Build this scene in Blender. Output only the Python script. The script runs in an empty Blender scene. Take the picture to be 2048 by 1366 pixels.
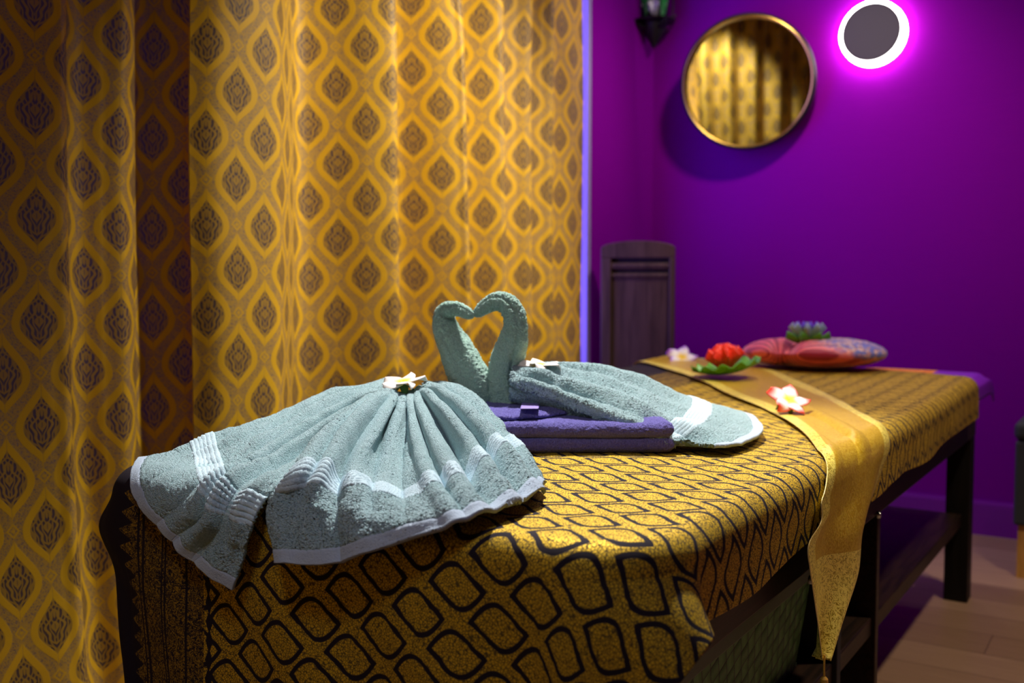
import bpy, math, random
import numpy as np
from mathutils import Matrix, Vector
random.seed(7)
rng = np.random.default_rng(11)
PI = math.pi
scene = bpy.context.scene
COL = scene.collection

# ---------------------------------------------------------------- camera
YAW, PITCH = math.radians(33.1), math.radians(3.3)
fwd0 = Vector((-math.sin(YAW), math.cos(YAW), 0))
right = Vector((math.cos(YAW), math.sin(YAW), 0))
fwd = (fwd0*math.cos(PITCH) - Vector((0, 0, 1))*math.sin(PITCH)).normalized()
up = right.cross(fwd)
cam_data = bpy.data.cameras.new('camera')
cam_data.lens = 35.0; cam_data.sensor_width = 36.0; cam_data.clip_start = 0.05
cam_data.dof.use_dof = True; cam_data.dof.focus_distance = 1.42; cam_data.dof.aperture_fstop = 3.6
cam = bpy.data.objects.new('camera', cam_data); COL.objects.link(cam)
M = Matrix((right, up, -fwd)).transposed().to_4x4(); M.translation = Vector((0, 0, 0.934))
cam.matrix_world = M
scene.camera = cam
scene.view_settings.view_transform = 'Standard'; scene.view_settings.look = 'None'
scene.view_settings.exposure = 1.4; scene.view_settings.gamma = 1.0
# ---------------------------------------------------------------- world and large lights
world = bpy.data.worlds.new('world'); scene.world = world; world.use_nodes = True
world.node_tree.nodes['Background'].inputs[0].default_value = (0.25, 0.22, 0.3, 1)
world.node_tree.nodes['Background'].inputs[1].default_value = 0.02

def light(name, kind, loc, energy, color, target=None, **kw):
    d = bpy.data.lights.new(name, kind); d.energy = energy; d.color = color
    for k, v in kw.items(): setattr(d, k, v)
    o = bpy.data.objects.new(name, d); COL.objects.link(o); o.location = loc
    if target is not None:
        o.rotation_euler = (Vector(target)-Vector(loc)).to_track_quat('-Z', 'Y').to_euler()
    return o
# ceiling downlights over the bed and by the curtain
light('ceiling_spot_bed', 'SPOT', (-1.10, 1.98, 2.40), 108, (1.0, 0.96, 0.93), (-0.84, 1.42, 0.65), spot_size=math.radians(60), spot_blend=0.75, shadow_soft_size=0.05)
light('ceiling_spot_curtain', 'SPOT', (-0.45, 2.25, 2.42), 108, (1.0, 0.92, 0.74), (-1.75, 2.20, 1.05), spot_size=math.radians(68), spot_blend=1.0, shadow_soft_size=0.08)
light('ceiling_spot_far', 'SPOT', (-0.95, 3.15, 2.42), 20, (1.0, 0.86, 0.80), (-1.25, 3.45, 0.8), spot_size=math.radians(140), spot_blend=0.8, shadow_soft_size=0.06)
light('ceiling_spot_floor', 'SPOT', (0.25, 2.35, 2.42), 36, (1.0, 0.82, 0.60), (-0.12, 2.35, 0.0), spot_size=math.radians(74), spot_blend=0.7, shadow_soft_size=0.06)
light('towel_fill_spot', 'SPOT', (-0.45, -0.1, 2.42), 12, (0.82, 0.80, 1.0), (-0.88, 1.12, 0.62), spot_size=math.radians(44), spot_blend=0.9, shadow_soft_size=0.15)  # added cool fill aimed at the front of the towels
# added spot lights the mirrored rear curtain; then window daylight behind the curtain
light('mirror_curtain_spot', 'SPOT', (-1.66, 0.0, 2.42), 58, (0.78, 0.84, 1.0), (-1.50, -0.6, 1.65), spot_size=math.radians(62), spot_blend=0.6, shadow_soft_size=0.06)
light('window_daylight', 'AREA', (-2.05, 2.2, 1.40), 28, (0.19, 0.13, 1.0), (0, 2.2, 1.45), shape='RECTANGLE', size=2.45, size_y=1.7)

# ---------------------------------------------------------------- node helpers
class NT:
    def __init__(s, name):
        s.m = bpy.data.materials.new(name); s.m.use_nodes = True
        s.t = s.m.node_tree; s.b = s.t.nodes['Principled BSDF']; s.out = s.t.nodes['Material Output']
    def node(s, k, **kw):
        n = s.t.nodes.new(k)
        for a, v in kw.items(): setattr(n, a, v)
        return n
    def link(s, a, b):
        s.t.links.new(a.s if isinstance(a, E) else a, b)
    def math(s, op, *args, clamp=False):
        n = s.node('ShaderNodeMath', operation=op, use_clamp=clamp)
        for i, a in enumerate(args):
            if isinstance(a, E): s.t.links.new(a.s, n.inputs[i])
            else: n.inputs[i].default_value = a
        return E(s, n.outputs[0])
    def uv(s, name):
        n = s.node('ShaderNodeUVMap', uv_map=name)
        x = s.node('ShaderNodeSeparateXYZ'); s.t.links.new(n.outputs[0], x.inputs[0])
        return E(s, x.outputs[0]), E(s, x.outputs[1]), n.outputs[0]
    def obj(s):
        n = s.node('ShaderNodeTexCoord')
        x = s.node('ShaderNodeSeparateXYZ'); s.t.links.new(n.outputs['Object'], x.inputs[0])
        return E(s, x.outputs[0]), E(s, x.outputs[1]), E(s, x.outputs[2]), n.outputs['Object']
    def noise(s, vec, scale, detail=2, rough=0.5, dist=0.0):
        n = s.node('ShaderNodeTexNoise'); s.t.links.new(vec, n.inputs['Vector'])
        n.inputs['Scale'].default_value = scale; n.inputs['Detail'].default_value = detail
        n.inputs['Roughness'].default_value = rough; n.inputs['Distortion'].default_value = dist
        return E(s, n.outputs[0])
    def voro(s, vec, scale, feature='F1', out=0):
        n = s.node('ShaderNodeTexVoronoi', feature=feature); s.t.links.new(vec, n.inputs['Vector'])
        n.inputs['Scale'].default_value = scale
        return E(s, n.outputs[out])
    def vec(s, x, y, z=0.0):
        n = s.node('ShaderNodeCombineXYZ')
        for i, a in enumerate((x, y, z)):
            if isinstance(a, E): s.t.links.new(a.s, n.inputs[i])
            else: n.inputs[i].default_value = a
        return n.outputs[0]
    def mix(s, f, a, b):
        n = s.node('ShaderNodeMix', data_type='RGBA')
        if isinstance(f, E): s.t.links.new(f.s, n.inputs[0])
        else: n.inputs[0].default_value = f
        for i, c in ((6, a), (7, b)):
            if isinstance(c, tuple): n.inputs[i].default_value = (*c, 1)
            else: s.t.links.new(c, n.inputs[i])
        return n.outputs[2]
    def ss(s, x, a, b):
        n = s.node('ShaderNodeMapRange', interpolation_type='SMOOTHSTEP')
        s.t.links.new(x.s, n.inputs[0]); n.inputs[1].default_value = a; n.inputs[2].default_value = b
        return E(s, n.outputs[0])
    def bump(s, h, strength, dist, prev=None):
        n = s.node('ShaderNodeBump'); n.inputs['Strength'].default_value = strength; n.inputs['Distance'].default_value = dist
        s.link(h, n.inputs['Height'])
        if prev is not None: s.t.links.new(prev, n.inputs['Normal'])
        return n.outputs[0]
    def fin(s, color=None, rough=0.6, metal=0.0, spec=0.5, normal=None, **kw):
        b = s.b
        if isinstance(color, tuple): b.inputs['Base Color'].default_value = (*color, 1)
        elif color is not None: s.t.links.new(color, b.inputs['Base Color'])
        for k, v in (('Roughness', rough), ('Metallic', metal), ('Specular IOR Level', spec)):
            if isinstance(v, E): s.t.links.new(v.s, b.inputs[k])
            else: b.inputs[k].default_value = v
        if normal is not None: s.t.links.new(normal, b.inputs['Normal'])
        for k, v in kw.items():
            k = k.replace('_', ' ')
            b.inputs[k].default_value = (*v, 1) if isinstance(v, tuple) else v
        return s.m
class E:
    def __init__(s, nt, sock): s.n = nt; s.s = sock
    def __add__(a, b): return a.n.math('ADD', a, b)
    __radd__ = __add__
    def __mul__(a, b): return a.n.math('MULTIPLY', a, b)
    __rmul__ = __mul__
    def __sub__(a, b): return a.n.math('SUBTRACT', a, b)
    def __rsub__(a, b): return a.n.math('SUBTRACT', b, a)
    def __truediv__(a, b): return a.n.math('DIVIDE', a, b)
    def abs(a): return a.n.math('ABSOLUTE', a)
    def fr(a): return a.n.math('FRACT', a)
    def sin(a): return a.n.math('SINE', a)
    def cos(a): return a.n.math('COSINE', a)
    def mx(a, b): return a.n.math('MAXIMUM', a, b)
    def mn(a, b): return a.n.math('MINIMUM', a, b)
    def gt(a, b): return a.n.math('GREATER_THAN', a, b)
    def lt(a, b): return a.n.math('LESS_THAN', a, b)
    def pw(a, b): return a.n.math('POWER', a, b)
    def st(a, lo, hi): return a.n.ss(a, lo, hi)

def flat(name, color, rough=0.6, metal=0.0, noise=0.0, scale=40, **kw):
    t = NT(name)
    if noise:
        x, y, z, v = t.obj()
        n = t.noise(v, scale, 3)
        c = t.mix(n, tuple(q*(1-noise) for q in color), tuple(min(1, q*(1+noise)) for q in color))
        return t.fin(c, rough, metal, **kw)
    return t.fin(color, rough, metal, **kw)

# ---------------------------------------------------------------- materials
def mat_wall():
    t = NT('violet_wallpaper'); x, y, z, v = t.obj()
    st = t.noise(t.vec(x*2.0, y*2.0, z*90), 6, 3, 0.6)
    st2 = t.noise(t.vec(x*90, y*90, z*3.0), 4, 2, 0.5)
    n = t.bump(st*0.7+st2*0.5, 0.35, 0.0015)
    c = t.mix(st, (0.215, 0.0010, 0.290), (0.255, 0.0020, 0.330))
    return t.fin(c, 0.8, 0, 0.02, n)
def mat_curtain(scale=1.0, name='gold_brocade_curtain'):
    t = NT(name); u, v, uvv = t.uv('UVMap')
    w, h = 0.126*scale, 0.192*scale
    px, py = u/w, v/h
    def lat(ox, oy):
        x = (px+(0.5+ox)).fr()-0.5
        y = (py+(0.5+oy)).fr()-0.5
        return x.abs(), y
    def shape(ax, y, a, L, s=0.055):
        yy = (y + (y*PI).cos()*s - s*0.55)
        prof = ((yy*(PI/L)).cos()).mx(0.0001).pw(1.35)*a
        prof = prof*(yy.abs().lt(L/2))
        return prof-ax
    res = []
    for ox, oy in ((0, 0), (0.5, 0.5)):
        ax, y = lat(ox, oy)
        res.append((shape(ax, y, 0.365, 0.80), shape(ax, y, 0.255, 0.58), ax, y))
    outer = res[0][0].mx(res[1][0]); inner = res[0][1].mx(res[1][1])
    fo = outer.st(-0.012, 0.012); fi = inner.st(-0.010, 0.010)
    core = None; star = None
    for o, i, ax, y in res:
        m = ((i*60+(y*44).cos()*1.5).sin()).st(0.1, 0.6)*0.8
        m = m.mx((((ax*1.3-y*0.55)*80+(y*50).sin()).sin()).st(0.2, 0.7)*0.75)
        m = m*i.gt(0.0)
        core = m if core is None else core.mx(m)
        d = (0.5-ax)+y.abs()*1.35
        q = (d-0.085).abs().lt(0.018).mx(d.lt(0.03))
        star = q if star is None else star.mx(q)
        # stems that link the drops above and below
        q = (ax.lt(0.020+0.02*(y*2*PI).cos()))*(y.abs().gt(0.36))
        star = star.mx(q)
    vv = t.voro(uvv, 150/scale, 'DISTANCE_TO_EDGE')
    nz = t.noise(uvv, 230/scale, 2, 0.6, 1.6)
    bg = (nz.st(0.44, 0.56)*0.62).mx(vv.lt(0.06)*0.6).mx(star*0.9)
    gold = (1.0-fo)*bg + fo*(1.0-fi)*1.0 + fi*core*0.62
    weave = ((u*(5200/scale)).sin()*0.5+(v*(4300/scale)).sin()*0.5)
    big = t.noise(uvv, 5.0, 2)
    ground = t.mix(big, (0.18, 0.112, 0.062), (0.27, 0.178, 0.108))
    dark = t.mix(fi, ground, (0.085, 0.052, 0.040))
    c1 = t.mix(gold, dark, (0.68, 0.385, 0.014))
    nrm = t.bump(gold+weave*0.25, 0.3, 0.0008)
    m = t.fin(c1, 0.5, 0.0, 0.35, nrm)
    tr = t.node('ShaderNodeBsdfTranslucent')
    t.t.links.new(t.mix(gold, (0.34, 0.32, 0.42), (0.20, 0.13, 0.03)), tr.inputs[0])
    mx = t.node('ShaderNodeMixShader'); mx.inputs[0].default_value = 0.14
    t.t.links.new(t.b.outputs[0], mx.inputs[1]); t.t.links.new(tr.outputs[0], mx.inputs[2])
    t.t.links.new(mx.outputs[0], t.out.inputs[0])
    return m
def mat_cloth():
    t = NT('gold_black_brocade'); u, v, uvv = t.uv('UVMap')
    w, h = 0.110, 0.078
    wob = t.noise(uvv, 60, 1)
    px, py = (u+(wob-0.5)*0.004)/w, (v+(wob-0.5)*0.004)/h
    # staggered rows: each leaf is half the cell
    def leaf2(ox, oy):
        x = (px+(0.5+ox)).fr()-0.5
        y = (py+(0.5+oy)).fr()-0.5
        def f(a, l):
            c = (1.0-(x.abs()/l).pw(1.6))*a
            s = (x*8.5).sin()*0.05
            return c - (y+s).abs()
        return f(0.365, 0.370), f(0.275, 0.285)
    a, b = leaf2(0, 0), leaf2(0.5, 0.5)
    outer = (a[0].mx(b[0])).st(-0.01, 0.01); inner = (a[1].mx(b[1])).st(-0.01, 0.01)
    blk = outer*(1.0-inner)
    crack = t.voro(uvv, 270, 'DISTANCE_TO_EDGE').lt(0.085)
    crk2 = t.noise(uvv, 420, 1, 0.5, 2.0).st(0.58, 0.62)
    blk = blk.mx(crack*0.85).mx(crk2*0.75)
    # woven end borders on the left side of the cloth
    e = u*(-1.0)
    scroll = (t.noise(uvv, 75, 2, 0.5, 2.5)-0.5).abs().lt(0.045)
    scroll2 = (t.noise(uvv, 150, 2, 0.5, 2.0)-0.5).abs().lt(0.06)
    lines = ((e-1.125).abs().lt(0.0022)).mx((e-1.165).abs().lt(0.0018)).mx((e-1.172).abs().lt(0.0015)).mx((e-1.215).abs().lt(0.003)).mx((e-1.225).abs().lt(0.002))
    saw = ((v*38).fr()-0.5).abs()
    teeth = (e-1.088).lt(saw*0.016)
    border = e.gt(1.092)
    bb = lines.mx(scroll).mx(scroll2*0.8)
    end = (e-1.235).gt(saw*0.05)
    fac = blk*(1.0-border) + border*bb
    fac = fac.mx((1.0-teeth)*(1.0-border)*0.0)
    edge = ((e-1.083).abs()-saw*0.010).lt(0.0015)
    fac = fac.mx(edge).mx(end)
    n2 = t.noise(uvv, 900, 1)
    gold = t.mix(n2, (0.60, 0.37, 0.012), (0.98, 0.66, 0.040))
    goldb = t.mix(border*0.65, gold, (0.22, 0.11, 0.02))
    c = t.mix(fac, goldb, (0.012, 0.007, 0.014))
    nrm = t.bump((1.0-fac)+n2*0.3, 0.45, 0.0008)
    return t.fin(c, fac*0.25+0.60, (1.0-fac)*0.50, 0.25, nrm)
def mat_terry(name, ca, cb, hem=None, strength=1.0):
    t = NT(name); x, y, z, v = t.obj()
    a = t.noise(v, 420, 2, 0.6); b = t.noise(v, 900, 1, 0.5); big = t.noise(v, 18, 2)
    u, w, uvv = t.uv('UVMap')
    c = t.mix(a.st(0.34, 0.66)*0.55+big*0.45, ca, cb)
    hgt = a*1.0+b*0.5
    if hem is not None:
        flat_band = (w.lt(0.018)).mx((w-0.118).abs().lt(0.019))
        c = t.mix((w.lt(0.018)).mx(((w-0.118).abs().lt(0.019))*0.15), c, hem)
        rib = ((w-0.099)*(2*PI*6/0.038)).sin().st(-0.1, 0.8)*((w-0.118).abs().lt(0.019))
        c = t.mix(rib*0.3, c, (0.72, 0.80, 0.92)); c = t.mix(((w-0.118).abs().lt(0.019))*(1.0-rib)*0.45, c, (0.20, 0.38, 0.42))
        n = t.bump(hgt*(1.0-flat_band*0.85), 1.0, 0.0062)
    else: n = t.bump(hgt, 1.0, 0.0062)
    return t.fin(c, 0.9, 0, 0.15, n, Sheen_Weight=0.35, Sheen_Roughness=0.35, Sheen_Tint=(0.75, 0.85, 1.0))
def mat_wood(name, a, b, scale=1.0, rough=0.5, axis=1, bumpy=0.2):
    t = NT(name); x, y, z, v = t.obj()
    co = [x*30*scale, y*30*scale, z*30*scale]; co[axis] = (x, y, z)[axis]*2.2*scale
    g = t.noise(t.vec(*co), 3.0, 4, 0.6, 0.6)
    return t.fin(t.mix(g.st(0.3, 0.7), a, b), rough, 0, 0.22, t.bump(g, bumpy, 0.001))
def mat_floor():
    t = NT('oak_laminate_floor'); x, y, z, v = t.obj()
    row = t.math('FLOOR', y/0.16)
    xs = x/1.2+row*0.37
    pid = t.math('FLOOR', xs)
    tone = ((row*12.9898+pid*78.233).sin()*43758.5).fr()
    g = t.noise(t.vec(x*2.5+tone*9, y*26, 0.0), 3, 4, 0.6, 0.4)
    c = t.mix(g*0.6+tone*0.4, (0.22, 0.125, 0.065), (0.42, 0.27, 0.165))
    seam = (((y/0.16).fr()-0.5).abs().gt(0.488)).mx(((xs).fr()-0.5).abs().gt(0.4985))
    c = t.mix(seam*0.6, c, (0.08, 0.045, 0.025))
    return t.fin(c, 0.42, 0, 0.4, t.bump(g-seam, 0.1, 0.001))
def mat_runner():
    t = NT('gold_silk_runner'); u, v, uvv = t.uv('UVMap')     # u: distance to nearest edge, v: length
    x, y, z, ov = t.obj()
    bord = u.lt(0.040)
    sc = (t.noise(ov, 60, 3, 0.6, 3.0)-0.5).abs().lt(0.05)
    sc2 = (t.noise(ov, 70, 2, 0.5, 3.0)-0.5).abs().lt(0.085)
    fine = t.noise(ov, 500, 1)
    cb = t.mix(sc2.mx(fine.st(0.5, 0.6)*0.5), (0.36, 0.25, 0.004), (1.0, 0.82, 0.14))
    inn = t.mix(sc*0.35, (0.50, 0.29, 0.0005), (0.95, 0.72, 0.08))
    c = t.mix(bord, inn, cb)
    c = t.mix(u.lt(0.0015), c, (0.8, 0.6, 0.2))
    n = t.bump(sc*0.5+fine*bord, 0.4, 0.001)
    return t.fin(c, 0.33, 0.2, 0.6, n)
def mat_petal(name, inner, outer, mid=None, r0=0.2, r1=0.75, rough=0.45):
    t = NT(name); u, v, uvv = t.uv('UVMap')   # v runs from centre to tip, u across
    c = t.mix(v.st(r0, r1), inner, outer)
    if mid is not None:
        edge = (v.st(0.55, 0.98)).mx(((u-0.5).abs()*2).st(0.55, 1.0)*v.st(0.25, 0.6))
        c = t.mix(v.st(0.12, 0.42), inner, mid); c = t.mix(edge, c, outer)
    return t.fin(c, rough, 0, 0.4, None, Subsurface_Weight=0.0)
def mat_cushion():
    t = NT('striped_silk_cushion'); x, y, z, v = t.obj()
    ang = t.math('ARCTAN2', y+0.16, x+0.085)
    st = (ang*30+x*40).sin().st(-0.25, 0.25)
    n = t.noise(v, 60, 2); n3 = t.noise(v, 9, 2)
    reds = t.mix(st, (0.40, 0.004, 0.06), (0.86, 0.12, 0.17))
    pale = t.mix(t.noise(v, 90, 2).st(0.42, 0.58), (0.30, 0.13, 0.22), (0.75, 0.52, 0.48))
    blue = t.mix(n.st(0.45, 0.55), pale, (0.12, 0.15, 0.55))
    pal2 = t.mix((n3*1.0+x*1.5).st(0.55, 0.72), pale, blue)
    f = ((x*3.2+(z-0.03)*9.0)+(n-0.5)*0.3).st(-0.05, 0.32)
    return t.fin(t.mix(f, reds, pal2), 0.55, 0, 0.5, t.bump(st*0.6+n, 0.5, 0.002), Sheen_Weight=0.3)
def mat_weave():
    t = NT('green_woven_strap'); u, v, uvv = t.uv('UVMap')
    d = 1/0.030
    a, b = (u+v*0.35)*d, (v-u*0.35)*d
    ca, cb = a.fr(), b.fr()
    chk = t.math('MODULO', t.math('FLOOR', a)+t.math('FLOOR', b)+400.0, 2.0)
    bulge = (ca*PI).sin()*chk + (cb*PI).sin()*(1.0-chk)
    gap = (ca-0.5).abs().gt(0.46).mx((cb-0.5).abs().gt(0.46))
    c = t.mix(bulge*0.5+chk*0.3, (0.035, 0.14, 0.025), (0.09, 0.29, 0.055))
    c = t.mix(gap, c, (0.006, 0.012, 0.006))
    return t.fin(c, 0.5, 0, 0.4, t.bump(bulge-gap*1.0, 0.8, 0.003))
def mat_sheet():
    t = NT('purple_sheet_orange_brocade'); x, y, z, v = t.obj()
    n = t.noise(v, 130, 2, 0.6, 1.5)
    band = ((x+0.665).abs().lt(0.105+0.0)).mx((x+1.30).abs().lt(0.12)).mx((x+1.0).abs().lt(0.0))
    org = t.mix(n.st(0.42, 0.6), (0.62, 0.10, 0.01), (0.95, 0.38, 0.02))
    return t.fin(t.mix(band, (0.19, 0.012, 0.50), org), 0.5, 0, 0.4, t.bump(n, 0.2, 0.001))
def emit(name, color, s):
    t = NT(name); t.fin(color, 0.5, 0, 0.3, None, Emission_Color=color, Emission_Strength=s); return t.m

M_WALL = mat_wall(); M_CURT = mat_curtain(); M_CURT2 = mat_curtain(1.45, 'gold_brocade_curtain_wide')
M_CLOTH = mat_cloth(); M_FLOOR = mat_floor(); M_RUN = mat_runner()
M_MINT = mat_terry('mint_terry', (0.32, 0.55, 0.55), (0.64, 0.84, 0.88), (0.44, 0.53, 0.63))
M_NECK = mat_terry('mint_terry_rolled', (0.32, 0.60, 0.47), (0.70, 0.93, 0.80))
M_PURP = mat_terry('purple_terry', (0.11, 0.085, 0.38), (0.29, 0.25, 0.76))
M_DARKW = mat_wood('dark_stained_wood', (0.010, 0.006, 0.004), (0.030, 0.015, 0.009), 1.0, 0.42)
M_BLACKW = mat_wood('black_stained_wood', (0.003, 0.0025, 0.0025), (0.008, 0.006, 0.005), 1.0, 0.5, 2)
M_PANEL = mat_wood('brown_panel_wood', (0.055, 0.030, 0.014), (0.105, 0.060, 0.030), 0.5, 0.45, 2)
M_BLACKM = flat('black_metal', (0.012, 0.010, 0.010), 0.45, 0.4)
M_STEEL = flat('steel', (0.6, 0.6, 0.6), 0.3, 1.0)
M_CEIL = flat('ceiling_paint', (0.30, 0.26, 0.34), 0.9, 0, 0.05)
M_TRIM = flat('violet_paint', (0.22, 0.010, 0.34), 0.35, 0, 0.05)
M_SILL = flat('lilac_window_paint', (0.36, 0.30, 0.55), 0.5, 0, 0.03)

# ---------------------------------------------------------------- mesh helpers
def newmesh(name, verts, faces, mat, parent=None, uvs=None, smooth=True):
    me = bpy.data.meshes.new(name)
    verts = np.asarray(verts, dtype=np.float64)
    me.from_pydata(verts.tolist() if len(verts) < 4000 else verts, [], faces if isinstance(faces, list) else faces.tolist())
    me.materials.append(mat)
    if uvs is not None:
        l = me.uv_layers.new(name='UVMap')
        vi = np.empty(len(me.loops), dtype=np.int32); me.loops.foreach_get('vertex_index', vi)
        l.data.foreach_set('uv', np.asarray(uvs, dtype=np.float32)[vi].ravel())
    if smooth: me.polygons.foreach_set('use_smooth', [True]*len(me.polygons))
    me.update()
    o = bpy.data.objects.new(name, me); COL.objects.link(o)
    if parent is not None: o.parent = parent
    return o
def grid_faces(nu, nv, closed_u=False, off=0):
    f = []
    for i in range(nu if closed_u else nu-1):
        a = i*nv; b = ((i+1) % nu)*nv
        j = np.arange(nv-1)
        f.append(np.stack([a+j, b+j, b+j+1, a+j+1], 1)+off)
    return np.concatenate(f)
def grid(name, P, mat, parent=None, uv=None, closed_u=False, thick=0.0, offset=-1.0, caps=False):
    nu, nv = P.shape[:2]
    f = grid_faces(nu, nv, closed_u)
    fl = f.tolist()
    V = P.reshape(-1, 3)
    if caps:
        fl.append([i*nv for i in range(nu)][::-1]); fl.append([i*nv+nv-1 for i in range(nu)])
    if uv is None:
        uu, vv = np.meshgrid(np.linspace(0, 1, nu), np.linspace(0, 1, nv), indexing='ij'); uv = np.stack([uu, vv], -1)
    o = newmesh(name, V, fl, mat, parent, uv.reshape(-1, 2))
    if thick:
        m = o.modifiers.new('thickness', 'SOLIDIFY'); m.thickness = thick; m.offset = offset
    return o
def catmull(pts, n):
    """resample control rows (k,...) to n rows with a Catmull-Rom spline"""
    P = np.asarray(pts, float); k = len(P)
    t = np.linspace(0, k-1, n); i = np.clip(np.floor(t).astype(int), 0, k-2); f = t-i
    ex = np.concatenate([(2*P[0]-P[1])[None], P, (2*P[-1]-P[-2])[None]])
    p0, p1, p2, p3 = ex[i], ex[i+1], ex[i+2], ex[i+3]
    f = f.reshape((-1,)+(1,)*(P.ndim-1))
    return 0.5*((2*p1)+(-p0+p2)*f+(2*p0-5*p1+4*p2-p3)*f**2+(-p0+3*p1-3*p2+p3)*f**3)
def normals(P):
    du = np.gradient(P, axis=0); dv = np.gradient(P, axis=1)
    n = np.cross(du, dv); return n/(np.linalg.norm(n, axis=-1, keepdims=True)+1e-12)
def vnoise(shape, cell, seed=0):
    """smooth 2-D value noise in [-1,1] sized shape with cell vertices per lattice step"""
    r = np.random.default_rng(seed)
    gh, gw = int(shape[0]/cell)+3, int(shape[1]/cell)+3
    g = r.uniform(-1, 1, (gh, gw))
    y = np.arange(shape[0])/cell; x = np.arange(shape[1])/cell
    yi, xi = y.astype(int), x.astype(int); fy, fx = y-yi, x-xi
    fy = (fy*fy*(3-2*fy))[:, None]; fx = (fx*fx*(3-2*fx))[None]
    a = g[np.ix_(yi, xi)]; b = g[np.ix_(yi, xi+1)]; c = g[np.ix_(yi+1, xi)]; d = g[np.ix_(yi+1, xi+1)]
    return a*(1-fy)*(1-fx)+b*(1-fy)*fx+c*fy*(1-fx)+d*fy*fx
def box_verts(x0, x1, y0, y1, z0, z1):
    return [(x, y, z) for x in (x0, x1) for y in (y0, y1) for z in (z0, z1)]
BOXF = [(0, 1, 3, 2), (4, 6, 7, 5), (0, 4, 5, 1), (2, 3, 7, 6), (0, 2, 6, 4), (1, 5, 7, 3)]
def box(name, x0, x1, y0, y1, z0, z1, mat, parent=None, bevel=0.0, seg=2):
    c = ((x0+x1)/2, (y0+y1)/2, (z0+z1)/2)
    o = newmesh(name, box_verts(x0, x1, y0, y1, z0, z1), [list(f) for f in BOXF], mat, parent, smooth=False)
    if bevel:
        m = o.modifiers.new('bevel', 'BEVEL'); m.width = bevel; m.segments = seg
    return o
def prism(name, outline, axis, a0, a1, mat, parent=None, bevel=0.0):
    """outline: 2-D points; extruded along axis (0,1,2) from a0 to a1"""
    n = len(outline); V = []
    for a in (a0, a1):
        for p in outline:
            q = list(p); q.insert(axis, a); V.append(q)
    F = [list(range(n)), list(range(2*n-1, n-1, -1))]+[[i, i+n, (i+1) % n+n, (i+1) % n] for i in range(n)]
    o = newmesh(name, V, F, mat, parent, smooth=False)
    if bevel:
        m = o.modifiers.new('bevel', 'BEVEL'); m.width = bevel; m.segments = 2; m.limit_method = 'ANGLE'
    return o
def lathe(name, prof, mat, parent=None, n=48, axis='Z', center=(0, 0, 0)):
    a = np.linspace(0, 2*PI, n, endpoint=False)
    P = np.zeros((n, len(prof), 3))
    for j, (r, h) in enumerate(prof):
        P[:, j, 0] = r*np.cos(a); P[:, j, 1] = r*np.sin(a); P[:, j, 2] = h
    if axis == 'Y': P = P[..., [0, 2, 1]]*np.array([1, -1, 1])
    P = P+np.array(center)
    o = grid(name, P, mat, parent, closed_u=True)
    o.data.set_sharp_from_angle(angle=0.6)
    return o
def tube(path, rad, n=48, m=160, seed=0, bump=0.0, groove=None, squash=1.0, name='neck', mat=None, parent=None, depth_dir=(0, 1, 0)):
    C = catmull(path, m); R = catmull(np.asarray(rad)[:, None], m)[:, 0]
    T = np.gradient(C, axis=0); T /= np.linalg.norm(T, axis=1, keepdims=True)
    D = np.array(depth_dir, float); D = D[None]-(T@D)[:, None]*T; D /= np.linalg.norm(D, axis=1, keepdims=True)
    B = np.cross(T, D)
    a = np.linspace(0, 2*PI, n, endpoint=False)
    rr = np.tile(R[None], (n, 1))
    if groove is not None:
        for (ph0, ph1, wdt, dep) in groove:
            ph = np.linspace(ph0, ph1, m)[None]
            d = np.angle(np.exp(1j*(a[:, None]-ph)))
            rr = rr*(1-dep*np.exp(-(d/wdt)**2)+dep*0.5*np.exp(-((d-wdt*2.0)/(wdt*1.6))**2))
    ns = np.concatenate([vnoise((n, m), 1.4, seed), ]) ; ns = ns+0.6*vnoise((n, m), 7, seed+1)
    blend = np.clip(np.minimum(np.arange(n), n-1-np.arange(n))/4, 0, 1)[:, None]
    rr = rr+bump*ns*blend
    P = C[None]+rr[..., None]*(np.cos(a)[:, None, None]*B[None]+squash*np.sin(a)[:, None, None]*D[None])
    return grid(name, P, mat, parent, closed_u=True, caps=True)
def empty(name, loc=(0, 0, 0)):
    o = bpy.data.objects.new(name, None); COL.objects.link(o); o.location = loc; o.empty_display_size = 0.05
    return o
def tag(o, label=None, cat=None, group=None, kind=None):
    if label: o['label'] = label
    if cat: o['category'] = cat
    if group: o['group'] = group
    if kind: o['kind'] = kind
    return o
def struct(o): o['kind'] = 'structure'; return o

# ---------------------------------------------------------------- room
YB, XL, XR, YF, ZC = 4.039, -1.893, 1.1, -1.3, 2.5
struct(box('floor', XL-0.4, XR+0.1, YF-0.1, YB+0.1, -0.1, 0.0, M_FLOOR))
struct(box('ceiling', XL-0.4, XR+0.1, YF-0.1, YB+0.1, ZC, ZC+0.1, M_CEIL))
struct(box('wall_back', XL-0.12, XR+0.1, YB, YB+0.1, 0, ZC, M_WALL))
struct(box('wall_right', XR, XR+0.1, YF, YB, 0, ZC, M_WALL))
struct(box('wall_front', XL, XR, YF-0.1, YF, 0, ZC, M_WALL))
wy0, wy1, wz0, wz1 = 0.9, 3.475, 0.35, 2.30
wl = box('wall_left', XL-0.12, XL, YF, wy0, 0, ZC, M_WALL)
V, F = [], []
for b in ((XL-0.12, XL, YF, wy0, 0, ZC), (XL-0.12, XL, wy1, YB, 0, ZC), (XL-0.12, XL, wy0, wy1, 0, wz0), (XL-0.12, XL, wy0, wy1, wz1, ZC)):
    k = len(V); V += box_verts(*b); F += [[i+k for i in f] for f in BOXF]
bpy.data.objects.remove(wl)
struct(newmesh('wall_left', V, F, M_WALL, smooth=False))
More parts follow.
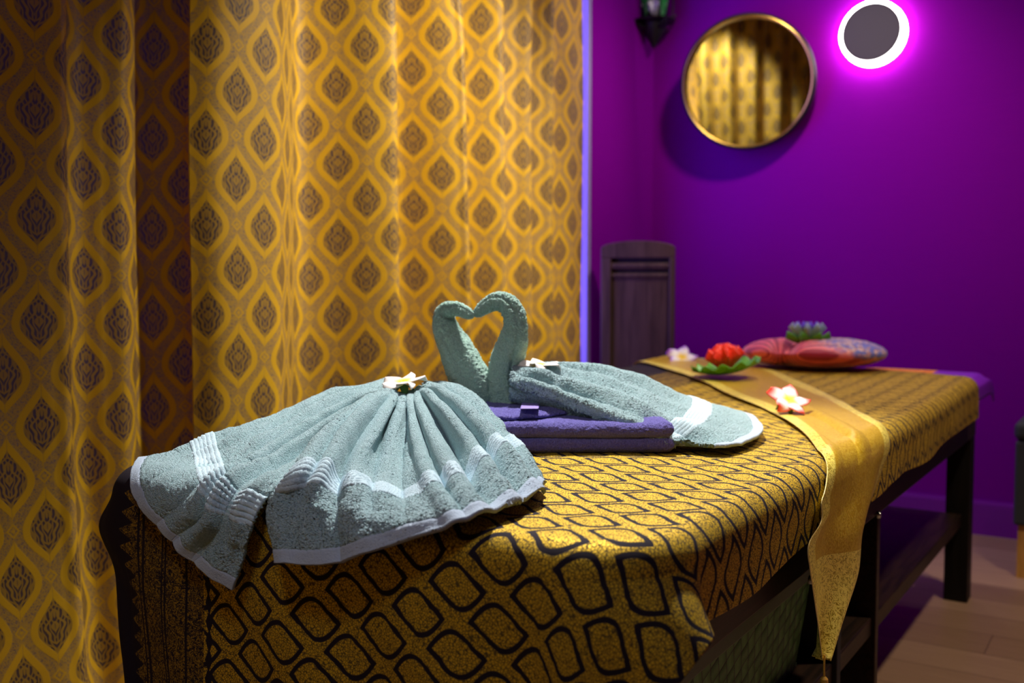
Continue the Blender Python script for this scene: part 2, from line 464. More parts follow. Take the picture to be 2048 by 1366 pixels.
win = empty('window_1', (XL-0.06, (wy0+wy1)/2, wz0)); struct(win)
def wp(n, *a, mat=M_SILL, **k):
    o = box(n, *a, mat, win, **k); o.matrix_parent_inverse = Matrix.Translation(-Vector(win.location)); return o
V, F = [], []
for b in ((XL-0.10, XL-0.04, wy0, wy0+0.05, wz0, wz1), (XL-0.10, XL-0.002, wy1-0.03, wy1, wz0, wz1), (XL-0.10, XL-0.04, wy0+0.05, wy1-0.05, wz0, wz0+0.05),
          (XL-0.10, XL-0.04, wy0+0.05, wy1-0.05, wz1-0.05, wz1), (XL-0.09, XL-0.05, 2.0, 2.06, wz0+0.05, wz1-0.05)):
    k = len(V); V += box_verts(*b); F += [[i+k for i in f] for f in BOXF]
o = newmesh('window_frame', V, F, M_SILL, win, smooth=False); o.matrix_parent_inverse = Matrix.Translation(-Vector(win.location))
# baseboards
prof = [(0, 0), (-0.016, 0), (-0.016, 0.115), (-0.012, 0.128), (0, 0.128)]
struct(prism('baseboard_back', [(YB+a, b) for a, b in prof], 0, XL, XR, M_TRIM))
struct(prism('baseboard_left', [(XL-a, b) for a, b in prof], 1, YF, YB-0.02, M_TRIM))

# ---------------------------------------------------------------- curtains
def curtain(name, path, z0, z1, mat, label, cat='curtain', seed=0, group=None, flow=0.0, along='Y', uo=0.0, lead=None):
    pts = np.array(path, float)
    C = catmull(pts, 700)                     # (y, x)
    s = np.concatenate([[0], np.cumsum(np.linalg.norm(np.diff(C, axis=0), axis=1))])
    nz = 220; zz = np.linspace(0, 1, nz)
    mean = np.convolve(np.pad(C[:, 1], 60, mode='edge'), np.ones(121)/121, 'same')[60:-60]
    P = np.zeros((len(C), nz, 3))
    wob = vnoise((len(C), nz), 90, seed)*0.012+vnoise((len(C), nz), 35, seed+3)*0.005
    amp = 0.75+0.35*np.abs(np.sin(zz*2.3+0.4))
    hem = 0.010*np.sin(s*9)+0.006*np.sin(s*23)
    for j in range(nz):
        off = (C[:, 1]-mean)*amp[j]*1.22
        yy = C[:, 0]+0.016*np.sin(zz[j]*4.0+C[:, 0]*3.0)*np.clip(np.minimum(np.arange(len(C)), 50)/50, 0, 1)*np.clip((len(C)-1-np.arange(len(C)))/50, 0, 1)
        if lead is not None: yy = yy+lead(zz[j], s/s[-1])
        xx = mean+off+wob[:, j]
        zt = z0+(z1-z0)*zz[j]+hem*(1-zz[j])
        if along == 'Y': P[:, j] = np.stack([xx, yy, zt], 1)
        else: P[:, j] = np.stack([yy, xx, zt], 1)
    uu, vv = np.meshgrid(s+uo, z0+(z1-z0)*zz, indexing='ij')
    o = grid(name, P, mat, uv=np.stack([uu, vv], -1), thick=0.0016, offset=0)
    return tag(o, label, cat, group)
right_path = [(1.405, -1.720), (1.45, -1.690), (1.52, -1.675), (1.585, -1.670), (1.62, -1.690), (1.70, -1.742), (1.78, -1.795), (1.82, -1.800), (1.87, -1.760), (1.92, -1.700), (1.965, -1.664), (2.00, -1.680), (2.08, -1.736), (2.165, -1.798),
              (2.20, -1.797), (2.245, -1.730), (2.28, -1.695), (2.305, -1.684), (2.37, -1.722), (2.44, -1.772), (2.475, -1.775), (2.52, -1.722), (2.55, -1.702), (2.60, -1.724), (2.66, -1.755), (2.70, -1.738), (2.735, -1.712),
              (2.77, -1.726), (2.82, -1.756), (2.855, -1.736), (2.885, -1.718), (2.92, -1.738), (2.97, -1.755), (3.05, -1.742), (3.135, -1.748)]
curtain('patterned_curtain', right_path, 0.08, 2.42, M_CURT, 'wide gold patterned curtain hanging brightly lit between the bed and the violet corner', seed=3, uo=0.03)
left_path = [(-0.45, -1.74), (-0.2, -1.80), (0.0, -1.75), (0.2, -1.80), (0.42, -1.74), (0.60, -1.72), (0.72, -1.80), (0.82, -1.79), (0.92, -1.75), (1.02, -1.735), (1.09, -1.725), (1.125, -1.735),
             (1.17, -1.79), (1.21, -1.815), (1.25, -1.80), (1.285, -1.785), (1.315, -1.80), (1.345, -1.825), (1.37, -1.825), (1.40, -1.79), (1.43, -1.76), (1.47, -1.76), (1.52, -1.80)]
curtain('patterned_curtain', left_path, 0.03, 2.42, M_CURT, 'dim bluish gold patterned curtain at the left, behind the near end of the bed', seed=12, uo=0.11,
        lead=lambda z, s: 0.10*max(0, 0.25-z)*s)
rear_path = [(-1.86+0.001, -0.62)]+[(-1.80+0.10*i, -0.60-(0.08 if i % 2 else 0.0)) for i in range(0, 26)]  # extra curtain out of view, added for the mirror to reflect
curtain('patterned_curtain', rear_path, 0.05, 2.42, M_CURT2, 'pale gold patterned curtain added behind the camera, seen only as the reflection inside the round wall mirror', seed=22, along='X')

# ---------------------------------------------------------------- massage bed
R_ = 0.028; ER, EF = -0.430, 0.905
def ztop(y):
    t = np.clip((y-2.3)/0.9, 0, 1); return 0.650+0.016*t*t*(3-2*t)
def xleft(y): return -1.335-0.058*(np.clip(y, 0.9, 3.4)-0.92)
def drape(u, v, off=0.0, flare=46):
    """cloth coordinates (u along X, v along Y) -> point on the draped bed with rounded corners"""
    r = R_+off
    e0, e1 = ER-R_, xleft(v)+R_
    rightside = u > (e0+e1)/2
    rho = np.where(rightside, 0.10, 0.05)
    u0, u1, v0 = e0-rho, e1+rho, EF+R_+rho
    a = np.where(rightside, np.maximum(u-u0, 0), np.maximum(u1-u, 0)); b = np.maximum(v0-v, 0)
    sx = np.where(rightside, 1.0, -1.0)
    h = np.hypot(a, b); phi = np.arctan2(b, a)
    d = np.maximum(h-rho, 0)
    th = np.minimum(d/R_, PI/2)
    down = r*(1-np.cos(th))-off
    L = np.maximum(d-R_*PI/2, 0)
    ph = (phi/(PI/2))**0.6*PI/2
    psi = np.where(rightside & (a > 0), 1.0, 0.0)*np.sin(2*ph)**2*np.exp(-(b/0.22)**2)*math.radians(flare)
    down = down+L*np.cos(psi)
    o = np.minimum(h, rho)+r*np.sin(th)+L*np.sin(psi)
    bx = np.where(a > 0, np.where(rightside, u0, u1), u); by = np.maximum(v, v0)
    o = np.where(h > 0, o, 0)
    return np.stack([bx+sx*o*np.where(a > 0, np.cos(phi), 0), by-o*np.sin(phi), ztop(by)-down], -1)

bed = tag(empty('massage_bed', (-0.9, 2.1, 0)), 'dark wooden massage bed draped in gold cloth, standing along the curtain', 'bed')
def bp(o): o.matrix_parent_inverse = Matrix.Translation(-Vector(bed.location)); return o
def bb(n, *a, mat=M_BLACKW, **k): return bp(box(n, *a, mat, bed, **k))
mat_foam = flat('cream_vinyl', (0.10, 0.05, 0.14), 0.5, 0, 0.1)
bp(prism('mattress', [(-0.558+0.085*math.cos(q), 1.033+0.085*math.sin(q)) for q in np.linspace(0, -PI/2, 8)]+[(-1.27, 0.948), (-1.30, 0.98), (-1.42, 3.27), (-0.473, 3.27)], 2, 0.600, 0.640, mat_foam, bed, bevel=0.012))
bb('side_rail', -0.490, -0.448, 0.93, 3.20, 0.487, 0.600, mat=M_DARKW, bevel=0.003)
bb('side_rail', -1.30, -1.26, 0.93, 3.20, 0.487, 0.600, mat=M_DARKW, bevel=0.003)
bb('end_rail', -1.26, -0.490, 0.93, 0.97, 0.487, 0.600, mat=M_DARKW, bevel=0.003)
bb('end_rail', -1.26, -0.490, 3.16, 3.20, 0.487, 0.600, mat=M_DARKW, bevel=0.003)
for (x0, x1, y0, y1) in ((-0.515, -0.4495, 3.13, 3.20), (-0.515, -0.4495, 0.975, 1.045), (-1.30, -1.235, 3.13, 3.20), (-1.30, -1.235, 0.975, 1.045)):
    bb('leg', x0, x1, y0, y1, 0, 0.487, bevel=0.003)
bb('divider_panel', -1.22, -0.462, 2.050, 2.075, 0.05, 0.487, mat=M_DARKW, bevel=0.002)
bb('divider_panel', -0.80, -0.462, 1.765, 1.79, 0.05, 0.487, mat=flat('black_panel', (0.006, 0.005, 0.006), 0.7), bevel=0.002)
bb('lower_shelf', -1.23, -0.470, 1.05, 3.13, 0.225, 0.262, mat=M_DARKW, bevel=0.003)
for (p) in ((-0.4440,1.9793,0.4887), (-0.4440,1.5348,0.4734)):
    o = lathe('bolt', [(0.0, 0.004), (0.0055, 0.0035), (0.007, 0.0), (0.007, -0.003)], M_STEEL, bed, 20)
    o.data.transform(Matrix.Translation(Vector(p)) @ Matrix.Rotation(PI/2, 4, 'Y')); bp(o)

# purple sheet under the cloth
uu, vv = np.meshgrid(np.linspace(-1.50, ER+0.045, 160), np.linspace(2.5, 3.30, 90), indexing='ij')
P = drape(uu, vv, 0.004)
edge = np.clip((vv-3.22)/0.08, 0, 1); P[..., 2] -= 0.03*edge**2
P[..., 2] += 0.004*vnoise(uu.shape, 16, 4)
P[..., 0] += np.where(uu > ER, 0.012*np.clip((vv-2.9)/0.35, 0, 1), 0)
tag(grid('bed_sheet', P, mat_sheet(), uv=np.stack([uu, vv], -1), thick=0.003), 'purple sheet with orange brocade squares showing at the far end of the bed', 'sheet')

# gold and black brocade bed cloth
nu, nv = 620, 780
umin, umax = -1.475, ER-R_+R_*PI/2+0.072
us = np.linspace(0, 1, nu); vs = np.linspace(0, 1, nv)
UU, VV = np.meshgrid(us, vs, indexing='ij')
U = umin+(umax-umin)*UU
vfar = 3.235-0.20*np.clip((U+0.95)/0.5, 0, 1)+0.012*np.sin(U*21)
vnear = EF+R_-0.335-0.012*np.sin(U*7)
V_ = vnear+(vfar-vnear)*VV
U = U+np.where(UU > 0.9, (UU-0.9)*10*0.006*np.sin(V_*11+1), 0)
P = drape(U, V_, 0.009)
N = normals(P)
drop = np.clip((0.63-P[..., 2])/0.15, 0, 1)
wr = 0.006*np.sin(U*26+1.5*np.sin(V_*9))*drop*np.clip((EF+0.02-P[..., 1])/0.01, 0, 1)
wr += 0.004*np.sin(V_*17)*drop*np.clip((P[..., 0]-ER+0.02)/0.01, 0, 1)
wr += 0.0022*(vnoise(U.shape, 60, 5)+0.6*vnoise(U.shape, 24, 6))
P = P+np.abs(N)*0+np.stack([np.where(P[..., 0] > -0.9, 1, -1)*np.abs(N[..., 0])*wr, -np.abs(N[..., 1])*wr, np.abs(N[..., 2])*wr], -1)
P[..., 0] += (0.03*np.clip((0.56-P[..., 2])/0.25, 0, 1)-0.045*np.exp(-((P[..., 2]-0.56)/0.045)**2))*np.clip((-1.22-P[..., 0])/0.1, 0, 1)
tag(grid('brocade_bed_cloth', P, M_CLOTH, uv=np.stack([U, V_], -1), thick=0.0016), 'gold brocade cloth with black leaf outlines spread over the bed', 'bed cloth')

# gold silk runner
udrop = lambda d: ER-R_+R_*PI/2+(d-R_)
Lp = [(-1.50, 3.02), (-1.26, 2.80), (-1.04, 2.545), (-0.86, 2.29), (-0.70, 2.073), (-0.555, 1.828), (-0.455, 1.60), (udrop(0.030), 1.475), (udrop(0.062), 1.457), (udrop(0.088), 1.385), (udrop(0.15), 1.405), (udrop(0.20), 1.43), (udrop(0.272), 1.462)]
Rp = [(-1.50, 3.225), (-1.20, 3.13), (-0.985, 2.93), (-0.80, 2.64), (-0.655, 2.40), (-0.545, 2.18), (-0.465, 2.02), (udrop(0.030), 1.905), (udrop(0.075), 1.85), (udrop(0.13), 1.765), (udrop(0.19), 1.725), (udrop(0.228), 1.62), (udrop(0.272), 1.474)]
n = 420; k = 110
Lc, Rc = catmull(Lp, n), catmull(Rp, n)
w = np.linspace(0, 1, k)[:, None, None]
UVr = Lc[None]*(1-w)+Rc[None]*w
P = drape(UVr[..., 0], UVr[..., 1], 0.0165, 0)
hang = np.clip((0.64-P[..., 2])/0.1, 0, 1)
cur = 0.010*np.sin(w[..., 0]*9+2)*hang+0.010*hang*np.sin(w[..., 0]*PI)
P[..., 0] += cur
soft = np.clip((P[..., 0]+0.85)/0.3, 0, 1)*np.clip((1-hang), 0, 1)
P[..., 2] += 0.0018*vnoise(P.shape[:2], 18, 8)+soft*0.0055*np.maximum(0, np.sin(w[..., 0]*13+4*UVr[..., 1]))*np.sin(w[..., 0]*PI)
wd = np.linalg.norm(Rc-Lc, axis=1)[None]
de = np.minimum(w[..., 0], 1-w[..., 0])*wd*0.82
s_ = np.concatenate([[0], np.cumsum(np.linalg.norm(np.diff((Lc+Rc)/2, axis=0), axis=1))])
de = np.minimum(de, np.maximum(s_[-1]-0.105-s_, 0)[None]*0.55+0.0)
lon = np.tile(s_[None], (k, 1)); de = np.where((w[..., 0] > 0.02) & (w[..., 0] < 0.98), np.maximum(de, 0.004), de)
runner = tag(empty('table_runner', (-0.8, 2.2, 0.68)), 'shiny gold silk runner with brocade border laid diagonally across the bed cloth', 'runner')
def rp(o): o.matrix_parent_inverse = Matrix.Translation(-Vector(runner.location)); return o
rp(grid('runner_cloth', P, M_RUN, runner, uv=np.stack([de, lon], -1), thick=0.0012))
tip = P[k//2, -1]
M_TAS = flat('gold_thread', (0.62, 0.33, 0.03), 0.55, 0, 0.3, 200)
cord = catmull([tip+np.array([-0.002, 0, 0.006]), tip+np.array([-0.001, -0.004, -0.012]), tip+np.array([0, -0.006, -0.026])], 12)
tas = tube(cord, [0.0016]*3, n=10, m=20, name='cord', mat=M_TAS, parent=runner); rp(tas)
o = lathe('tassel', [(0.002, 0), (0.0055, -0.004), (0.006, -0.010), (0.004, -0.014), (0.0075, -0.020), (0.011, -0.036), (0.0125, -0.058), (0.011, -0.060), (0.0, -0.058)], M_TAS, runner, 40, center=tuple(tip+np.array([0, -0.006, -0.024])))
rp(o)
me = o.data
for i, vtx in enumerate(me.vertices):
    a = math.atan2(vtx.co.y-tip[1]+0.006, vtx.co.x-tip[0]); hgt = tip[2]-0.024-vtx.co.z
    if hgt > 0.018: q = 1+0.06*math.sin(a*14); vtx.co.x = tip[0]+(vtx.co.x-tip[0])*q

# ---------------------------------------------------------------- towels
def towel_lobe(name, rows, mat, parent, nt=300, ns=360, pleats=(), amp=0.010, hem_len=None, thick=0.005, seed=0, ribs=True, jitter=0.0007, zfloor=None):
    """rows: list over t of lists over s of 3-D control points (s=0 gathered end, s=1 hem)"""
    G = np.array(rows, float)
    P = catmull(G, nt); P = np.swapaxes(catmull(np.swapaxes(P, 0, 1), ns), 0, 1)
    if zfloor is not None: P = zfloor(P, 0.022)
    N = normals(P)
    if (N[..., 2]).mean() < 0: N = -N
    s = np.linspace(0, 1, ns)[None]; t = np.linspace(0, 1, nt)[:, None]
    env = np.interp(s, [0, 0.06, 0.3, 0.65, 0.85, 1.0], [0.35, 0.8, 1.0, 0.9, 0.55, 0.35])
    D = np.zeros((nt, ns))
    for (tc, wd, a, s0, s1, tb) in pleats:
        c = tc+tb*s
        e = np.clip((s-s0)/0.12, 0, 1)*np.clip((s1-s)/0.25, 0, 1)
        x = (t-c)/wd
        D += a*(np.exp(-x**2) if a > 0 else np.exp(-np.abs(x)**1.1))*e
    D = D*env
    arc = np.concatenate([np.zeros((nt, 1)), np.cumsum(np.linalg.norm(np.diff(P, axis=1), axis=2), axis=1)], axis=1)
    dist = arc[:, -1:]-arc                      # distance from the hem in metres
    rib = np.zeros_like(dist)
    if ribs:
        inb = (dist > 0.099) & (dist < 0.137)
        rib = np.where(inb, 0.0023*np.sin((dist-0.099)/0.038*2*PI*6), 0)
        rib += np.where((dist > 0.016) & (dist < 0.020), -0.0010, 0)
    flatb = (dist < 0.018) | ((dist > 0.099) & (dist < 0.137))
    tz = jitter*(vnoise(D.shape, 1.3, seed)+0.30*vnoise(D.shape, 4, seed+1))*np.where(flatb, 0.15, 1.0)
    low = (0.0035*vnoise(D.shape, 34, seed+2)+0.002*vnoise(D.shape, 16, seed+5))*np.clip(dist/0.05, 0.35, 1)
    P = P+N*(D*amp/0.010+rib+tz+low)[..., None]
    if zfloor is not None: P = zfloor(P, 0.017)
    uv = np.stack([np.tile(t*0.4, (1, ns)), dist], -1)
    return grid(name, P, mat, parent, uv=uv, thick=thick, offset=-1)
def floor_clip(P, gap=0.018, r=0.05):
    """push cloth points out of the rounded near edge and top of the draped bed"""
    P = P.copy(); y, z = P[..., 1], P[..., 2]
    ye = EF-0.012-gap*0.8; zt = ztop(y)+gap
    yc, zc = ye+r, zt-r
    top = y >= yc; side = (~top) & (z <= zc); cor = (~top) & (~side)
    z2 = np.where(top, np.maximum(z, zt), z); y2 = np.where(side, np.minimum(y, ye), y)
    dy, dz = y-yc, z-zc; L = np.hypot(dy, dz)+1e-9; k = np.where(cor & (L < r), r/L, 1.0)
    y2 = np.where(cor, yc+dy*k, y2); z2 = np.where(cor, zc+dz*k, z2)
    P[..., 1] = y2; P[..., 2] = z2
    return P
def with_parent(root, objs):
    for o in objs: o.parent = root; o.matrix_parent_inverse = Matrix.Translation(-Vector(root.location))
swan = tag(empty('towel_swan', (-1.0, 1.25, 0.66)), 'mint towel swan with wide fanned body hanging over the near edge of the bed', 'folded towel')
A_rows = [
 [(-1.1855,1.4000,0.7564), (-1.2367,1.2900,0.7315), (-1.2496,1.2000,0.7043), (-1.2485,1.1000,0.6929), (-1.2665,1.0200,0.6842), (-1.2646,0.9250,0.6523)],
 [(-1.1516,1.3600,0.7561), (-1.1868,1.2500,0.7317), (-1.1885,1.1500,0.7047), (-1.1729,1.0400,0.6920), (-1.1995,0.9700,0.6691), (-1.2254,0.9000,0.6407)],
 [(-1.1229,1.3300,0.7550), (-1.1262,1.2000,0.7266), (-1.1139,1.0900,0.6998), (-1.0872,0.9800,0.6787), (-1.0943,0.9050,0.6477), (-1.1619,0.8780,0.6024)],
 [(-1.1243,1.3370,0.7490), (-1.1038,1.1970,0.7155), (-1.0688,1.0670,0.6877), (-1.0261,0.9440,0.6625), (-1.0313,0.8890,0.6141), (-1.0921,0.8760,0.5627)],
 [(-1.1326,1.3550,0.7416), (-1.0842,1.2050,0.7062), (-1.0318,1.0750,0.6773), (-0.9537,0.9230,0.6607), (-0.9755,0.8900,0.6016), (-1.0038,0.8760,0.5356)],
]
B_rows = [
 [(-1.0805,1.2720,0.7549), (-1.0139,1.1160,0.7405), (-0.9728,1.0060,0.7190), (-0.9171,0.9010,0.6978), (-0.9381,0.8860,0.6530), (-0.9039,0.8590,0.5891)],
 [(-1.0698,1.2760,0.7526), (-0.9856,1.1210,0.7344), (-0.9282,1.0060,0.7077), (-0.8811,0.9220,0.6821), (-0.8541,0.8800,0.6489), (-0.8336,0.8580,0.5984)],
 [(-1.0719,1.2980,0.7488), (-0.9816,1.1550,0.7240), (-0.9130,1.0450,0.6952), (-0.8253,0.9300,0.6774), (-0.7856,0.8830,0.6512), (-0.7646,0.8650,0.6193)],
 [(-1.0735,1.3200,0.7484), (-0.9649,1.1800,0.7185), (-0.8798,1.0700,0.6926), (-0.7873,0.9600,0.6797), (-0.7213,0.8920,0.6666), (-0.6938,0.8720,0.6484)],
 [(-1.0572,1.3200,0.7519), (-0.9359,1.1900,0.7272), (-0.8399,1.0900,0.7039), (-0.7457,0.9900,0.6919), (-0.6824,0.9300,0.6789), (-0.6395,0.8950,0.6680)],
 [(-1.0521,1.3300,0.7547), (-0.9081,1.2000,0.7396), (-0.8102,1.1200,0.7165), (-0.7232,1.0400,0.6990), (-0.6660,0.9950,0.6812), (-0.6346,0.9800,0.6713)],
 [(-1.0491,1.3400,0.7574), (-0.9047,1.2300,0.7497), (-0.8091,1.1600,0.7294), (-0.7282,1.1000,0.7060), (-0.6776,1.0700,0.6841), (-0.6474,1.0600,0.6718)],
 [(-1.0582,1.3600,0.7586), (-0.9287,1.2800,0.7479), (-0.8459,1.2300,0.7255), (-0.7644,1.1700,0.7010), (-0.7076,1.1300,0.6798), (-0.6672,1.1000,0.6591)],
]
C_rows = [
 [(-1.0682,1.3700,0.7572), (-0.9504,1.3100,0.7460), (-0.8638,1.2600,0.7230), (-0.7749,1.1900,0.6959), (-0.6795,1.1100,0.6559)],
 [(-1.1140,1.4200,0.7531), (-1.0171,1.3800,0.7471), (-0.9366,1.3400,0.7265), (-0.8501,1.2700,0.6933), (-0.7685,1.2000,0.6513)],
 [(-1.1513,1.4600,0.7477), (-1.0800,1.4500,0.7415), (-1.0086,1.4200,0.7201), (-0.9303,1.3600,0.6997), (-0.8606,1.3000,0.6805)],
]
body_parts = []
body_parts.append(towel_lobe('tail_flap', A_rows, M_MINT, swan, 260, 380, seed=40, amp=0.016,
    pleats=[(0.08, 0.03, 0.007, 0.02, 1.0, 0.0), (0.15, 0.018, -0.009, 0.05, 1.0, 0.02), (0.23, 0.03, 0.008, 0.02, 0.9, 0.0), (0.31, 0.02, -0.009, 0.02, 1.1, 0.05), (0.39, 0.03, 0.009, 0.02, 0.8, 0.05), (0.47, 0.02, -0.011, 0.05, 1.1, 0.04),
            (0.55, 0.03, 0.010, 0.0, 1.0, 0.03), (0.63, 0.02, -0.012, 0.10, 1.2, 0.0), (0.71, 0.035, 0.011, 0.0, 1.1, -0.02), (0.80, 0.025, -0.014, 0.0, 1.2, -0.03), (0.90, 0.04, 0.006, 0.0, 1.2, 0.0)], zfloor=floor_clip))
body_parts.append(towel_lobe('body_fan', B_rows, M_MINT, swan, 420, 380, seed=50, amp=0.017, thick=0.006,
    pleats=[(0.03, 0.030, 0.008, 0.0, 1.3, 0.0), (0.11, 0.03, 0.013, 0.0, 0.8, 0.02), (0.165, 0.02, -0.012, 0.3, 1.3, 0.04), (0.22, 0.028, 0.012, 0.0, 0.65, 0.02), (0.26, 0.05, 0.008, 0.5, 1.4, 0.03),
            (0.31, 0.02, -0.011, 0.05, 0.95, 0.0), (0.36, 0.03, 0.008, 0.0, 0.5, 0.0), (0.445, 0.022, -0.010, 0.1, 0.9, -0.04), (0.50, 0.024, 0.010, 0.0, 1.2, 0.035), (0.53, 0.012, -0.014, 0.0, 1.0, 0.035), (0.58, 0.03, 0.012, 0.0, 1.2, 0.02), (0.645, 0.018, -0.016, 0.0, 1.05, 0.0),
            (0.71, 0.03, 0.012, 0.0, 1.2, 0.0), (0.775, 0.018, -0.016, 0.0, 1.05, -0.01), (0.83, 0.03, 0.010, 0.0, 1.2, 0.0), (0.90, 0.018, -0.012, 0.0, 0.95, 0.0), (0.96, 0.03, 0.008, 0.0, 1.2, 0.0)], zfloor=floor_clip))
body_parts.append(towel_lobe('body_back', C_rows, M_MINT, swan, 120, 200, seed=60, amp=0.01, ribs=False, pleats=[(0.45, 0.1, 0.010, 0.0, 1.2, 0.0)], zfloor=floor_clip))
ln = [(-1.0113,1.4500,0.6899), (-1.0167,1.4500,0.7165), (-1.0287,1.4500,0.7490), (-1.0462,1.4500,0.7814), (-1.0650,1.4500,0.8150), (-1.0841,1.4500,0.8435), (-1.0930,1.4500,0.8669), (-1.0873,1.4500,0.8834), (-1.0700,1.4480,0.8900), (-1.0489,1.4450,0.8868), (-1.0321,1.4430,0.8808), (-1.0216,1.4420,0.8784)]
def px2m(r, y=1.45): return r*0.00095
lr = [px2m(q) for q in (24, 33, 41, 38, 33, 27, 23, 19, 14, 12, 10, 4)]
neck = tube(ln, lr, n=110, m=300, seed=3, bump=0.0017, groove=[(3.9, 5.6, 0.16, 0.13)], name='neck', mat=M_NECK, parent=swan, squash=0.95)
body_parts.append(neck)
with_parent(swan, body_parts)

swan2 = tag(empty('towel_swan', (-0.85, 1.5, 0.66)), 'mint towel swan with long narrow body lying away to the right over the purple towel', 'folded towel')
D_rows = [
 [(-0.9192,1.4100,0.7647), (-0.8745,1.4200,0.7477), (-0.8268,1.4300,0.7313), (-0.7529,1.4500,0.7028), (-0.6812,1.4700,0.6774), (-0.6287,1.5000,0.6600), (-0.5771,1.5050,0.6568)],
 [(-0.9277,1.4200,0.7788), (-0.8818,1.4400,0.7642), (-0.8287,1.4500,0.7494), (-0.7495,1.4700,0.7240), (-0.6818,1.5000,0.6924), (-0.6239,1.5300,0.6677), (-0.5671,1.5450,0.6626)],
 [(-0.9367,1.4400,0.7838), (-0.8901,1.4700,0.7769), (-0.8418,1.4900,0.7648), (-0.7707,1.5300,0.7420), (-0.7001,1.5600,0.7092), (-0.6341,1.6100,0.6800), (-0.5685,1.6300,0.6632)],
 [(-0.9467,1.4700,0.7846), (-0.9048,1.5200,0.7812), (-0.8660,1.5600,0.7730), (-0.8011,1.6100,0.7543), (-0.7354,1.6600,0.7155), (-0.6642,1.7100,0.6896), (-0.5941,1.7400,0.6624)],
 [(-0.9554,1.5000,0.7839), (-0.9180,1.5600,0.7841), (-0.8832,1.6100,0.7804), (-0.8288,1.6800,0.7657), (-0.7762,1.7400,0.7285), (-0.7146,1.8000,0.7007), (-0.6564,1.8600,0.6760)],
 [(-0.9817,1.5500,0.7736), (-0.9500,1.6200,0.7700), (-0.9161,1.6800,0.7624), (-0.8682,1.7600,0.7409), (-0.8171,1.8200,0.7068), (-0.7581,1.8700,0.6805), (-0.6962,1.9000,0.6656)],
]
E_rows = [
 [(-0.9343,1.4300,0.7345), (-0.9019,1.4400,0.7286), (-0.8579,1.4500,0.7151), (-0.7957,1.4600,0.7050), (-0.7288,1.4750,0.6975), (-0.6638,1.4900,0.6762)],
 [(-0.9310,1.4250,0.7481), (-0.8937,1.4350,0.7408), (-0.8452,1.4450,0.7259), (-0.7742,1.4550,0.7089), (-0.7037,1.4700,0.6894), (-0.6537,1.4870,0.6718)],
 [(-0.9322,1.4300,0.7649), (-0.8837,1.4350,0.7492), (-0.8355,1.4450,0.7342), (-0.7582,1.4600,0.7070), (-0.6904,1.4800,0.6826), (-0.6405,1.4970,0.6667)],
]
parts2 = []
parts2.append(towel_lobe('body_fold', D_rows, M_MINT, swan2, 300, 420, seed=70, amp=0.013, thick=0.006,
    pleats=[(0.10, 0.05, 0.008, 0.0, 0.8, 0.0), (0.235, 0.03, -0.010, 0.0, 1.1, 0.0), (0.33, 0.04, 0.007, 0.0, 0.9, 0.0), (0.42, 0.03, -0.008, 0.0, 0.9, 0.02), (0.50, 0.03, 0.006, 0.0, 0.9, 0.02), (0.60, 0.03, -0.008, 0.0, 0.8, 0.02), (0.70, 0.04, 0.006, 0.0, 0.9, 0.0), (0.78, 0.03, -0.006, 0.1, 0.8, 0.0)], zfloor=floor_clip))
parts2.append(towel_lobe('under_fold', E_rows, M_MINT, swan2, 90, 260, seed=80, amp=0.006, thick=0.006, ribs=False, zfloor=floor_clip))
rn = [(-0.9604,1.4700,0.6825), (-0.9646,1.4700,0.7108), (-0.9710,1.4700,0.7416), (-0.9731,1.4700,0.7745), (-0.9657,1.4700,0.8069), (-0.9551,1.4700,0.8373), (-0.9509,1.4700,0.8639), (-0.9572,1.4700,0.8867), (-0.9711,1.4670,0.9007), (-0.9897,1.4630,0.9023), (-1.0056,1.4580,0.8942), (-1.0195,1.4530,0.8835), (-1.0261,1.4500,0.8781)]
rr_ = [px2m(q) for q in (40, 40, 36, 33, 31, 27, 22, 21, 19, 17, 14, 10, 4)]
parts2.append(tube(rn, rr_, n=110, m=320, seed=9, bump=0.0017, groove=[(3.6, 4.4, 0.16, 0.16)], name='neck', mat=M_NECK, parent=swan2, squash=0.95))
with_parent(swan2, parts2)

# folded purple towel
def rounded_slab(name, cx, cy, cz, sx, sy, sz, rot, mat, parent, seed, warp=0.003, n=170, m=120, front_roll=True):
    """folded towel layer: stadium profile across y (fold at the front), swept along x"""
    per = []
    h = sz/2
    # profile loop in (y,z): flat top, round front fold, flat bottom, open back
    for y in np.linspace(sy/2, -sy/2+h, 60): per.append((y, h))
    for a in np.linspace(PI/2, 3*PI/2, 26)[1:-1]: per.append((-sy/2+h+h*math.cos(a), h*math.sin(a)))
    for y in np.linspace(-sy/2+h, sy/2, 60): per.append((y, -h))
    per = np.array(per)
    xs = np.linspace(-sx/2, sx/2, n)
    P = np.zeros((len(per), n, 3))
    taper = np.clip(np.minimum(xs+sx/2, sx/2-xs)/(h*1.0), 0, 1); rnd = np.sqrt(1-(1-taper)**2)
    for j, x in enumerate(xs):
        P[:, j, 0] = x; P[:, j, 1] = per[:, 0]; P[:, j, 2] = per[:, 1]*(0.35+0.65*rnd[j])
    ns = 0.0007*vnoise(P.shape[:2], 1.5, seed)+warp*vnoise(P.shape[:2], 22, seed+1)
    P[..., 2] += ns*np.where(P[..., 2] >= 0, 1, 0.2)*1.0
    P[..., 1] += 0.0008*vnoise(P.shape[:2], 1.5, seed+2)+0.004*np.sin(P[..., 0]*14+seed)
    c, s = math.cos(rot), math.sin(rot)
    X = P[..., 0]*c-P[..., 1]*s+cx; Y = P[..., 0]*s+P[..., 1]*c+cy
    P = np.stack([X, Y, P[..., 2]+cz], -1)
    o = grid(name, P, mat, parent, caps=True)
    return o
